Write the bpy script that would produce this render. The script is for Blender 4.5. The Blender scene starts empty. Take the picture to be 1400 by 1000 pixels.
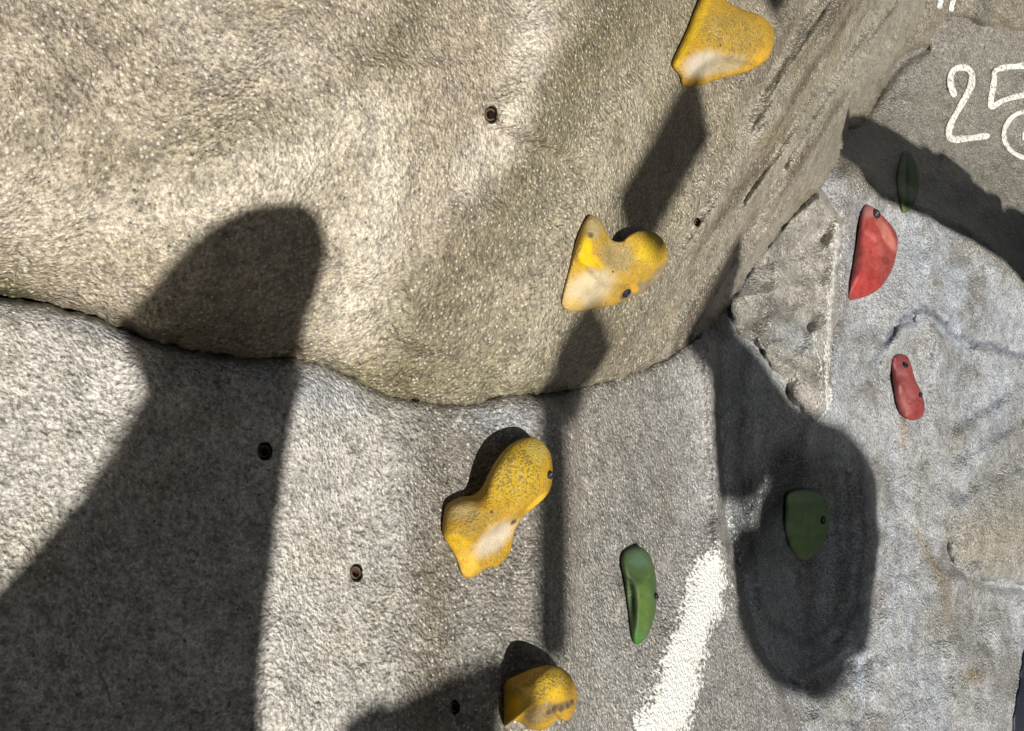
import bpy, bmesh, math, random
import numpy as np
from mathutils import Vector, Matrix
random.seed(7)
sc = bpy.context.scene
C = sc.collection
R = math.radians

# ------------------------------------------------------------------ camera
W, H = 1400.0, 1000.0
HFOV = R(50)
F = W / (2 * math.tan(HFOV / 2))
PITCH = R(45)
CAM = np.array([0.0, 0.0, 2.6])
AX = np.array([1.0, 0.0, 0.0])
AY = np.array([0.0, math.sin(PITCH), math.cos(PITCH)])
AZ = np.array([0.0, -math.cos(PITCH), math.sin(PITCH)])
cd = bpy.data.cameras.new('camera')
cam = bpy.data.objects.new('camera', cd)
C.objects.link(cam)
m = Matrix.Identity(4)
for i in range(3):
    m[i][0], m[i][1], m[i][2], m[i][3] = AX[i], AY[i], AZ[i], CAM[i]
cam.matrix_world = m
cd.sensor_fit = 'HORIZONTAL'
cd.angle = HFOV
cd.clip_start = 0.02
cd.clip_end = 500
sc.camera = cam

# ------------------------------------------------------------------ light
s_c = np.array([0.48, -0.26, 0.84]); s_c /= np.linalg.norm(s_c)   # towards the sun
SUN = s_c[0] * AX + s_c[1] * AY + s_c[2] * AZ
elev = math.asin(SUN[2]); azim = math.atan2(SUN[0], SUN[1])
w = bpy.data.worlds.new('World'); sc.world = w; w.use_nodes = True
wn = w.node_tree.nodes; wl = w.node_tree.links
sky = wn.new('ShaderNodeTexSky'); sky.sky_type = 'NISHITA'; sky.sun_disc = False
sky.sun_elevation = elev; sky.sun_rotation = azim
wl.new(sky.outputs[0], wn['Background'].inputs[0])
wn['Background'].inputs[1].default_value = 0.05
sl = bpy.data.lights.new('sun', 'SUN'); sl.energy = 5.0; sl.angle = R(0.5); sl.color = (1, .955, .88)
so = bpy.data.objects.new('sun', sl); C.objects.link(so)
so.rotation_euler = Vector(SUN).to_track_quat('Z', 'Y').to_euler()
so.location = (3, -6, 6)
sc.view_settings.view_transform = 'Standard'
sc.view_settings.look = 'None'
sc.view_settings.gamma = 1
sc.view_settings.use_curve_mapping = False
sc.view_settings.exposure = 0.12

# ------------------------------------------------------------------ numpy helpers
rng = np.random.RandomState(3)
TAB = rng.rand(256, 256).astype(np.float32)
def vnoise(P, sx, seed=0):
    q = P * sx + seed * 17.31 + 100
    i = np.floor(q).astype(np.int64); f = q - i; f = f * f * (3 - 2 * f)
    def h(a, b, c): return TAB[(a * 7 + c * 57 + seed * 13) & 255, (b * 11 + c * 31 + a * 3) & 255]
    x, y, z = i[..., 0], i[..., 1], i[..., 2]; u, v, t = f[..., 0], f[..., 1], f[..., 2]
    a = h(x, y, z) * (1 - u) + h(x + 1, y, z) * u
    b = h(x, y + 1, z) * (1 - u) + h(x + 1, y + 1, z) * u
    c = h(x, y, z + 1) * (1 - u) + h(x + 1, y, z + 1) * u
    d = h(x, y + 1, z + 1) * (1 - u) + h(x + 1, y + 1, z + 1) * u
    return ((a * (1 - v) + b * v) * (1 - t) + (c * (1 - v) + d * v) * t) * 2 - 1
_rr = np.random.RandomState(11)
ROT = [np.linalg.qr(_rr.randn(3, 3))[0] for _ in range(8)]
def fbm(P, s, n=3, seed=0):
    r = 0; a = 1.0; tot = 0
    for k in range(n):
        r = r + a * vnoise(P @ ROT[(k + seed) % 8], s * 2.03 ** k, seed + k); tot += a; a *= .5
    return r / tot
def P2(px, py): return np.stack([px, py, np.zeros_like(px)], -1)
def sstep(a, b, x):
    t = np.clip((x - a) / (b - a), 0, 1); return t * t * (3 - 2 * t)

def world(px, py, D):
    X = (px - W / 2) / F * D; Y = (H / 2 - py) / F * D
    return CAM + X[..., None] * AX + Y[..., None] * AY - D[..., None] * AZ

class TPS:                      # smooth surface through control depths (fitted on 1/D: planes stay planes)
    def __init__(s, pts):
        a = np.array(pts, float); s.c = a[:, :2] / 1000; v = 1 / a[:, 2]
        n = len(a); K = s.k(np.linalg.norm(s.c[:, None] - s.c[None], axis=2)) + np.eye(n) * 1e-4
        Q = np.hstack([np.ones((n, 1)), s.c]); A = np.zeros((n + 3, n + 3))
        A[:n, :n] = K; A[:n, n:] = Q; A[n:, :n] = Q.T
        s.w = np.linalg.solve(A, np.r_[v, 0, 0, 0])
    def k(s, r): return np.where(r > 1e-9, r * r * np.log(r + 1e-12), 0)
    def __call__(s, px, py):
        sh = px.shape; x = px.ravel() / 1000; y = py.ravel() / 1000
        r = s.w[-3] + s.w[-2] * x + s.w[-1] * y
        for (cx, cy), wt in zip(s.c, s.w[:-3]):
            r = r + wt * s.k(np.hypot(x - cx, y - cy))
        return (1 / np.clip(r, .12, 3)).reshape(sh)

def segdist(px, py, line):      # distance to polyline, side sign (+ right of travel in image), t along 0..1
    best = np.full(px.shape, 1e9); side = np.zeros(px.shape); tt = np.zeros(px.shape)
    n = len(line) - 1
    for i in range(n):
        (x0, y0), (x1, y1) = line[i][:2], line[i + 1][:2]
        dx, dy = x1 - x0, y1 - y0; L = dx * dx + dy * dy + 1e-9
        t = np.clip(((px - x0) * dx + (py - y0) * dy) / L, 0, 1)
        d = np.hypot(px - x0 - t * dx, py - y0 - t * dy)
        s = np.sign(dx * (py - y0) - dy * (px - x0))
        mk = d < best
        best = np.where(mk, d, best); side = np.where(mk, s, side); tt = np.where(mk, (i + t) / n, tt)
    return best, side, tt
def polysd(px, py, poly):       # signed distance, + inside
    d, _, _ = segdist(px, py, list(poly) + [poly[0]])
    ins = np.zeros(px.shape, bool); n = len(poly)
    for i in range(n):
        (x0, y0), (x1, y1) = poly[i], poly[(i + 1) % n]
        if y0 == y1: continue
        c = ((y0 > py) != (y1 > py)) & (px < (x1 - x0) * (py - y0) / (y1 - y0) + x0)
        ins ^= c
    return np.where(ins, d, -d)
def catmull(pts, n=8, closed=False):
    p = np.array(pts, float); N = len(p); out = []
    rngi = range(N if closed else N - 1)
    for i in rngi:
        g = (lambda k: p[k % N]) if closed else (lambda k: p[min(max(k, 0), N - 1)])
        a, b, c, d = g(i - 1), g(i), g(i + 1), g(i + 2)
        for j in range(n):
            t = j / n
            out.append(.5 * (2 * b + (c - a) * t + (2 * a - 5 * b + 4 * c - d) * t * t + (3 * b - a - 3 * c + d) * t ** 3))
    if not closed: out.append(p[-1])
    return np.array(out)
def resample(c, n, closed=True):
    c = np.vstack([c, c[:1]]) if closed else c
    L = np.r_[0, np.cumsum(np.linalg.norm(np.diff(c[:, :2], axis=0), axis=1))]
    t = np.linspace(0, L[-1], n, endpoint=not closed)
    return np.stack([np.interp(t, L, c[:, k]) for k in range(c.shape[1])], 1)

# ------------------------------------------------------------------ the climbing wall: outlines of its moulded pieces
SEAM = [(-400, 400), (-200, 395), (0, 411), (60, 418), (130, 436), (200, 462), (270, 482), (330, 490), (400, 490), (440, 495),
        (475, 512), (510, 534), (560, 547), (610, 553), (660, 548), (690, 537), (735, 539), (775, 534), (830, 520),
        (880, 504), (920, 487), (940, 470)]
AEDGE = [(940, 470), (958, 450), (985, 410), (1012, 368), (1042, 328), (1075, 290), (1105, 268), (1128, 235), (1143, 200),
         (1152, 168), (1168, 140), (1195, 98), (1222, 58), (1250, 10), (1290, -60), (1380, -260)]
POLY_A = SEAM + AEDGE[1:] + [(1380, -600), (-400, -600)]
POLY_B = SEAM + [(958, 462), (973, 470), (975, 560), (980, 640), (988, 740), (1004, 800), (1030, 880), (1062, 940), (1085, 1010), (1100, 1250), (1100, 1500), (-400, 1500)]
POLY_P = [(1118, 272), (1140, 298), (1143, 345), (1134, 410), (1131, 470), (1132, 556), (1112, 570), (1070, 520), (1035, 462), (1005, 440), (1000, 415), (1020, 385), (1050, 340), (1085, 300)]
POLY_F = [(1290, 700), (1330, 650), (1400, 610), (1500, 560), (1750, 560), (1750, 830), (1480, 812), (1400, 802), (1345, 795), (1305, 775), (1292, 745)]
POLY_E = [(1150, 175), (1175, 125), (1215, 60), (1260, -20), (1300, -400), (1900, -400), (1900, 60), (1500, 42), (1400, 39), (1345, 36), (1318, 26), (1293, 24),
          (1268, 58), (1238, 64), (1212, 96), (1192, 140), (1172, 172)]
POLY_C = [(930, 420), (1000, 330), (1080, 230), (1130, 160), (1200, 60), (1240, -60), (1350, -600), (2000, -600), (2000, 1500), (1000, 1500), (960, 900), (940, 600)]

TA = TPS([(-300, -200, .62), (-300, 420, .70), (0, 0, .76), (0, 200, .765), (0, 400, .83), (200, 100, .82), (300, 250, .85), (200, 430, .88), (500, 0, .94), (500, 250, .96), (400, 470, .965),
          (560, 530, 1.06), (700, 100, 1.08), (700, 300, 1.09), (720, 520, 1.16), (850, 0, 1.22), (860, 250, 1.25), (840, 480, 1.28), (1000, 80, 1.44), (980, 300, 1.44),
          (920, 460, 1.40), (1080, 220, 1.66), (1150, 60, 1.78), (1150, 150, 1.86), (1250, -20, 2.1), (1000, -200, 1.5), (500, -250, 1.0), (1060, 300, 1.68)])
TB = TPS([(-300, 450, .69), (-300, 1250, .72), (0, 1250, .80), (400, 1250, .95), (0, 450, .825), (0, 700, .80), (0, 1000, .77), (200, 480, .90), (200, 800, .86), (420, 520, .985), (420, 800, .96), (420, 1000, .92), (600, 580, 1.10),
          (600, 800, 1.06), (600, 1000, 1.02), (745, 560, 1.195), (745, 800, 1.15), (745, 1000, 1.10), (860, 560, 1.36), (860, 1000, 1.24), (860, 800, 1.30), (965, 500, 1.49), (965, 760, 1.46), (960, 1000, 1.37), (1080, 1100, 1.52)])
TC = TPS([(960, 480, 1.56), (1000, 560, 1.60), (1010, 700, 1.60), (1040, 620, 1.68), (1100, 560, 1.78), (1100, 700, 1.82), (1100, 850, 1.76), (1180, 700, 1.90), (1090, 940, 1.66), (1020, 900, 1.55), (1200, 920, 1.83), (1210, 820, 1.90), (1205, 600, 1.96),
          (1280, 500, 2.10), (1280, 800, 2.02), (1400, 500, 2.34), (1400, 700, 2.28), (1400, 1000, 2.12), (1200, 1010, 1.78), (1160, 230, 1.98), (1100, 330, 1.88), (1060, 430, 1.75),
          (1160, 400, 1.95), (1200, 300, 2.03), (1280, 330, 2.18), (1400, 400, 2.36), (1300, 200, 2.42), (1400, 200, 2.60), (1250, 100, 2.40), (1400, 0, 2.66), (1180, 180, 2.18), (1650, 300, 3.0), (1650, 900, 2.7)])
def ray_w(px, py, D): return world(px, py, D)

def groove(D, px, py, line, depth, wd):         # narrow crack
    d, s, t = segdist(px, py, line); return D + depth * np.exp(-(d / wd) ** 2)
def fold(D, px, py, line, amp, wd, reach):      # ridge with one steeper flank
    d, s, t = segdist(px, py, line)
    sd = d * s
    e = sstep(0, .12, t) * sstep(1, .88, t)
    return D - amp * e * np.where(sd > 0, np.exp(-(sd / wd) ** 2), np.exp(-(sd / reach) ** 2))
def wob(px, py, a=4, s=.03, seed=0):
    q = P2(px, py)
    return px + a * fbm(q, s, 3, seed), py + a * fbm(q, s, 3, seed + 9)
HOLES = [(671, 157, 8.5, 11.5, 'A'), (362, 617, 9, 12, 'B'), (487, 783, 8, 12, 'B'), (622, 967, 5.5, 9, 'B'), (953, 304, 3.4, 5, 'A'), (1368, 655, 3.5, 6, 'C')]
PITS = [(random.uniform(470, 640), random.uniform(590, 960), random.uniform(1.6, 4.2)) for _ in range(60)] + \
       [(random.uniform(0, 740), random.uniform(560, 1000), random.uniform(1.4, 3)) for _ in range(60)] + \
       [(468, 716, 4.5), (494, 724, 3.6), (66, 585, 5), (752, 703, 3.5), (1366, 650, 4)]
PITA = [(42, 103, 5), (582, 116, 4), (210, 320, 4), (760, 305, 3)] + [(random.uniform(0, 900), random.uniform(0, 480), random.uniform(1.4, 3)) for _ in range(70)]

def holes(D, px, py, k):
    for hx, hy, a, b, kk in HOLES:
        if kk != k: continue
        mk = (abs(px - hx) < 40) & (abs(py - hy) < 40)
        r = np.hypot((px - hx) / a, (py - hy) / b)
        D = D + np.where(mk, .03 * (1 - sstep(.85, 1.1, r)) + .0015 * np.exp(-((r - 1.2) / .4) ** 2), 0)
    return D
def pits(D, px, py, lst):
    for x, y, r in lst:
        q = ((px - x) ** 2 + ((py - y) / 1.2) ** 2) / (r * r)
        D = D + np.where(q < 9, .0035 * np.exp(-q), 0)
    return D
def stretch_fbm(px, py, ang, sl, sa, n, seed):   # noise stretched along a direction in the sheet
    c, s = math.cos(ang), math.sin(ang)
    return fbm(P2((px * c + py * s) * sl, (-px * s + py * c) * sa), 1, n, seed)

def depthA(px, py, fine=True):
    D = TA(px, py); x, y = wob(px, py, 5, .02, 1)
    D = D + .015 * stretch_fbm(px, py, R(118), .0016, .010, 3, 4) * (D / 1.0)
    D = D + .009 * fbm(P2(px, py), .0042, 2, 22)
    D = fold(D, x, y, [(790, -80), (748, 60), (722, 118), (690, 190)], .026, 30, 120)
    D = fold(D, x, y, [(660, 250), (612, 330), (575, 400), (556, 490)], .014, 24, 70)
    D = fold(D, x, y, [(890, 60), (800, 250), (770, 330), (720, 470), (690, 560)], .015, 18, 60)
    D = fold(D, x, y, [(528, 60), (524, 220), (490, 400)], .012, 60, 120)
    D = fold(D, x, y, [(150, 160), (300, 245), (420, 200), (520, 140)], .005, 60, 90)
    # strata on the far right flank
    for ln, a in (([(1200, -70), (1120, 45), (1080, 90), (1060, 140), (1030, 210)], .045), ([(1250, -10), (1190, 60), (1120, 140), (1060, 230), (1010, 300)], .045),
                  ([(1210, 80), (1150, 130), (1100, 190), (1075, 240)], .035), ([(1100, 0), (1010, 140), (960, 260), (930, 330)], .022)):
        D = fold(D, x, y, ln, a, 14, 48)
    k = sstep(950, 1120, px + .45 * (py - 150))
    D = D + .060 * k * stretch_fbm(px, py, R(123), .006, .05, 4, 6)
    sx, sy = wob(px, py, 9, .045, 12); sx = sx + 3 * fbm(P2(px, py), .16, 2, 18); sy = sy + 4 * fbm(P2(px, py), .14, 2, 19)
    gap = .004 + .030 * sstep(-.1, .5, fbm(P2(px, py), .011, 2, 33)) * sstep(900, 700, px) + .03 * sstep(260, 60, px) + .02 * sstep(960, 1010, px)
    sd = polysd(sx, sy, POLY_A)
    D = D + np.where(sd > 0, gap * np.exp(-np.maximum(sd, 0) / 9) + .028 * np.exp(-np.maximum(sd, 0) / 48), gap + .028 - sd * .004)
    if fine:
        D = holes(pits(D, px, py, PITA), px, py, 'A')
        d, _, _ = segdist(x, y, [(200, 323), (212, 316), (222, 318)]); D = D + .003 * np.exp(-(d / 2.5) ** 2)
    return D, sd
def depthB(px, py, fine=True):
    D = TB(px, py); x, y = wob(px, py, 3, .02, 2)
    D = D + .009 * stretch_fbm(px, py, R(92), .0016, .010, 3, 7)
    D = D + .006 * fbm(P2(px, py), .006, 3, 25)
    D = fold(D, x, y, [(783, 500), (780, 640), (779, 800), (778, 1000), (775, 1200)], .016, 70, 9)
    D = fold(D, x, y, [(740, 520), (738, 660), (736, 820), (735, 1100)], .006, 18, 50)
    D = fold(D, x, y, [(545, 560), (543, 700), (540, 860), (530, 1100)], .007, 10, 60)
    D = fold(D, x, y, [(420, 470), (412, 640), (380, 800), (370, 1100)], .009, 40, 40)
    D = fold(D, x, y, [(212, 440), (200, 560), (170, 640), (120, 720)], .012, 30, 70)
    D = fold(D, x, y, [(988, 700), (970, 790), (930, 880), (900, 1000), (860, 1150)], .022, 30, 70)
    D = fold(D, x, y, [(968, 440), (972, 560), (978, 680), (988, 790)], .020, 8, 26)
    sx, sy = wob(px, py, 5, .06, 14)
    sd = polysd(sx, sy, POLY_B)
    D = D + np.where(sd > 0, .010 * np.exp(-np.maximum(sd, 0) / 8) + .022 * np.exp(-np.maximum(sd, 0) / 34) * sstep(900, 700, px), .012 + .022 * sstep(900, 700, px) - sd * .006)
    if fine: D = holes(pits(D, px, py, PITS), px, py, 'B')
    return D, sd
def depthC(px, py, fine=True):
    D = TC(px, py); x, y = wob(px, py, 4, .025, 3)
    D = D + .030 * fbm(P2(px, py), .010, 3, 8) - .026 * np.abs(fbm(P2(px, py), .016, 3, 28))
    D = D + .010 * stretch_fbm(px, py, R(92), .004, .03, 3, 9) * sstep(260, 420, py)
    # hollow round the green hold: nested vertical rims
    ov = [(1000, 600), (1010, 760), (1040, 880), (1100, 925), (1165, 880), (1195, 780), (1192, 660), (1150, 590)]
    D = fold(D, x, y, ov, .016, 9, 30)
    D = fold(D, x, y, [(1045, 800), (1062, 850), (1110, 872), (1150, 850), (1158, 760), (1150, 640)], .010, 12, 22)
    D = fold(D, x, y, [(1170, 620), (1178, 700), (1172, 800), (1155, 880)], .008, 9, 16)
    D = fold(D, x, y, [(1030, 640), (1034, 740), (1040, 860)], .012, 4, 7)
    D = fold(D, x, y, [(1085, 620), (1050, 680), (1012, 720)], .010, 5, 10)
    # folds and cracks of the pale right face
    D = fold(D, x, y, [(1280, 300), (1282, 420), (1286, 560), (1288, 700), (1295, 860), (1330, 1050)], .012, 10, 20)
    x, y = wob(px, py, 13, .06, 77)
    D = groove(D, x, y, [(1190, 500), (1212, 470), (1232, 438), (1262, 422), (1280, 428), (1296, 455), (1330, 470), (1365, 475), (1400, 490), (1460, 505)], .016, 6)
    x, y = wob(px, py, 4, .025, 3)
    D = fold(D, x, y, [(1196, 500), (1220, 465), (1240, 430), (1285, 420)], .018, 20, 9)
    D = fold(D, x, y, [(1262, 760), (1278, 800), (1296, 840), (1300, 900)], .008, 10, 18)
    D = fold(D, x, y, [(1400, 800), (1365, 870), (1345, 930), (1340, 1010)], .016, 20, 40)
    for q in range(5):
        yy = 540 + q * 48
        D = fold(D, x, y, [(1500, yy - 60), (1400, yy), (1340, yy + 38), (1296, yy + 70)], .028, 14, 22)
    D = fold(D, x, y, [(1165, 210), (1210, 262), (1278, 292), (1330, 318), (1400, 380), (1480, 450)], .05, 30, 14)
    D = fold(D, x, y, [(1150, 225), (1160, 300), (1152, 420), (1136, 560)], .014, 14, 10)
    D = fold(D, x, y, [(1262, 290), (1275, 330), (1272, 400)], .012, 10, 6)
    D = groove(D, x, y, [(1176, 165), (1200, 128), (1232, 86), (1264, 66)], .035, 8)
    D = groove(D, x, y, [(1286, 60), (1292, 110), (1288, 180), (1284, 240)], .008, 4)
    D = groove(D, x, y, [(1332, 40), (1340, 60), (1352, 95)], .010, 5)
    D = groove(D, x, y, [(1288, 735), (1303, 778), (1345, 797), (1400, 805), (1500, 815)], .02, 9)
    sd = polysd(px, py, POLY_C)
    D = D + np.where(sd > 0, 0, -sd * .004)
    if fine: D = holes(D, px, py, 'C')
    return D, sd
def depthP(px, py, fine=True):
    D = TC(px, py) - .048; x, y = wob(px, py, 4, .03, 5)
    D = D + .034 * fbm(P2(px, py), .018, 3, 10) + .048 * np.abs(fbm(P2(px, py), .022, 2, 29))
    D = fold(D, x, y, [(1140, 300), (1136, 360), (1128, 430), (1108, 460), (1070, 440), (1036, 440)], .016, 8, 20)
    D = fold(D, x, y, [(1068, 440), (1072, 480), (1100, 520), (1128, 560)], .012, 6, 14)
    D = fold(D, x, y, [(1100, 280), (1060, 330), (1062, 380), (1035, 430)], .012, 10, 14)
    sx, sy = wob(px, py, 7, .05, 15)
    sd = polysd(sx, sy, POLY_P)
    return D + np.where(sd > 0, .004 * np.exp(-np.maximum(sd, 0) / 12), .004 - sd * .004), sd
def depthF(px, py, fine=True):
    D = TC(px, py) - .065; x, y = wob(px, py, 4, .03, 6)
    D = D + .01 * fbm(P2(px, py), .02, 3, 11)
    sx, sy = wob(px, py, 5, .05, 16)
    sd = polysd(sx, sy, POLY_F)
    return D + np.where(sd > 0, .075 * np.exp(-np.maximum(sd, 0) / 26), .075 - sd * .006), sd
def depthE(px, py, fine=True):
    D = TC(px, py) - .06; x, y = wob(px, py, 4, .03, 7)
    D = D + .012 * fbm(P2(px, py), .025, 3, 12)
    D = fold(D, x, y, [(1345, -60), (1342, 0), (1340, 40)], .02, 9, 9)
    sx, sy = wob(px, py, 5, .05, 17)
    sd = polysd(sx, sy, POLY_E)
    return D + np.where(sd > 0, .04 * np.exp(-np.maximum(sd, 0) / 9), .04 - sd * .006), sd

# ------------------------------------------------------------------ pigment of the sprayed concrete, with painted glints and shade
def blend(c, col, a): return c * (1 - a[..., None]) + np.array(col) * a[..., None]
def blob(px, py, x, y, rx, ry, ang=0):
    c, s = math.cos(R(ang)), math.sin(R(ang)); dx, dy = px - x, py - y
    return np.exp(-(((dx * c + dy * s) / rx) ** 2 + ((-dx * s + dy * c) / ry) ** 2))
BEIGE = (.36, .305, .235); OLIVE = (.20, .175, .085); GREY = (.26, .25, .23); PALE = (.47, .45, .415); BLUE = (.27, .285, .31); BROWN = (.20, .16, .11)
def pigA(px, py, P):
    c = np.ones(px.shape + (3,)) * np.array(BEIGE)
    n = fbm(P, 5, 3, 31); n2 = stretch_fbm(px, py, R(118), .002, .014, 3, 32)
    c = blend(c, OLIVE, np.clip(.34 + 1.3 * n2, 0, .65) * sstep(-.4, .4, n))
    c = blend(c, (.44, .385, .30), np.clip(blob(px, py, 300, 290, 330, 90, -20) + blob(px, py, 120, 260, 160, 80) * .6, 0, 1) * .7)
    c = blend(c, OLIVE, np.clip(blob(px, py, 600, 520, 130, 30) * .6 + blob(px, py, 330, 190, 150, 35, -15) * .45 + blob(px, py, 0, 400, 60, 25) * .8, 0, .8))
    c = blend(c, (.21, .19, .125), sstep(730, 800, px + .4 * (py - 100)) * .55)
    x, y = wob(px, py, 22, .012, 37)  # lit and shaded flanks of the folds painted as bands
    for ln, wd, cl, am in (([(880, -60), (775, 110), (710, 230), (625, 380), (560, 520)], 42, (.15, .125, .07), .68), ([(600, -40), (520, 90), (400, 190), (250, 250), (120, 230)], 36, (.17, .14, .08), .62),
                           ([(1010, -60), (940, 90), (830, 300), (760, 440)], 26, (.20, .175, .12), .45), ([(640, 250), (590, 400), (540, 500)], 20, (.18, .15, .10), .4),
                           ([(700, -40), (738, 40), (690, 180), (640, 240)], 26, (.60, .545, .46), .75), ([(230, 290), (330, 250), (450, 190), (522, 160), (510, 330), (480, 440)], 48, (.60, .54, .45), .8), ([(-60, 260), (60, 300), (240, 285)], 44, (.52, .46, .37), .6),
                           ([(900, 90), (800, 300), (730, 470), (700, 540)], 20, (.44, .39, .30), .5), ([(40, 0), (140, 60), (60, 170)], 40, (.22, .19, .14), .4), ([(230, -20), (300, 60), (420, 90)], 45, (.46, .42, .36), .4)):
        d, _, _ = segdist(x, y, ln); c = blend(c, cl, np.exp(-(d / wd) ** 2) * am)
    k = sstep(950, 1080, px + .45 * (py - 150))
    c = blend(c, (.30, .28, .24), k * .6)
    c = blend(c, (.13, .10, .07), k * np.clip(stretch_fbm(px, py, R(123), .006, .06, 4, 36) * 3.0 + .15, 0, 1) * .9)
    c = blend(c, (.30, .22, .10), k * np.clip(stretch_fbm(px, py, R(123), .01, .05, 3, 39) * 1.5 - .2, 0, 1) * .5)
    c = blend(c, (.06, .075, .03), (blob(px, py, 462, 497, 16, 5, 20) + blob(px, py, 10, 402, 40, 7, 10)) * .7)
    return c, np.zeros(px.shape)
def pigB(px, py, P):
    c = np.ones(px.shape + (3,)) * np.array(PALE)
    c = blend(c, GREY, sstep(420, 640, px) * .85)
    n2 = stretch_fbm(px, py, R(91), .002, .02, 4, 42)
    c = blend(c, BROWN, np.clip(.12 + .8 * n2, 0, .5) * sstep(380, 560, px))
    c = blend(c, (.23, .235, .245), sstep(785, 900, px) * .5)
    x, y = wob(px, py, 18, .014, 43)
    c = blend(c, (.15, .135, .11), .60 * sstep(545, 600, x) * sstep(745, 690, x) * (1 - .4 * sstep(800, 950, y)))
    c = blend(c, (.15, .13, .10), .35 * np.exp(-((x - 885) / 50) ** 2) * sstep(880, 700, y))
    c = blend(c, (.52, .50, .47), .5 * np.exp(-((x - 455) / 38) ** 2))
    c = blend(c, (.40, .40, .39), .45 * np.exp(-((x - 960) / 16) ** 2) * sstep(760, 700, y))
    rs = random.Random(5)
    for q in range(26):
        x0, y0 = rs.uniform(0, 900), rs.uniform(520, 990); an = rs.uniform(-.5, .5) + (1.4 if rs.random() < .5 else .3); ll = rs.uniform(12, 46)
        ln = [(x0, y0), (x0 + ll * .5 * math.cos(an) + rs.uniform(-4, 4), y0 + ll * .5 * math.sin(an)), (x0 + ll * math.cos(an), y0 + ll * math.sin(an))]
        mk = (abs(px - x0) < 60) & (abs(py - y0) < 60); d = segdist(px, py, ln)[0]
        c = blend(c, (.62, .60, .55) if rs.random() < .6 else (.08, .07, .06), np.where(mk, np.exp(-(d / rs.uniform(1.1, 2.0)) ** 2) * .75, 0))
    c = blend(c, (.50, .48, .42), (blob(px, py, 345, 512, 34, 5, 12) + blob(px, py, 304, 846, 18, 26, 30) + blob(px, py, 250, 880, 30, 16)) * .35)
    c = blend(c, (.36, .38, .42), np.clip(blob(px, py, 690, 570, 60, 22) + blob(px, py, 450, 540, 60, 30) + blob(px, py, 150, 450, 130, 14, 12) + blob(px, py, 370, 520, 60, 20), 0, 1) * .7)
    c = blend(c, (.045, .06, .02), (blob(px, py, 470, 505, 20, 5, 25)) * .7)
    d, _, _ = segdist(px, py, SEAM)
    c = blend(c, (.06, .055, .04), np.exp(-(d / 7) ** 2) * .75)
    sd = polysd(px, py, [(985, 742), (998, 800), (978, 860), (955, 930), (940, 1000), (900, 1150), (820, 1150), (866, 1000), (905, 900), (938, 810), (950, 770)])  # overexposed sunlit streak painted into the colour
    glint_grime = sstep(-34, 18, sd + 16 * fbm(P2(px, py), .06, 3, 48)) * .98
    d, _, _ = segdist(px, py, [(973, 470), (974, 560), (978, 700)]); glint_grime = np.maximum(glint_grime, .38 * np.exp(-(d / 5) ** 2))
    glint_grime = np.maximum(glint_grime, .12 * sstep(100, 0, abs(px - 955)) * sstep(720, 800, py))
    return c, glint_grime
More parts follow.
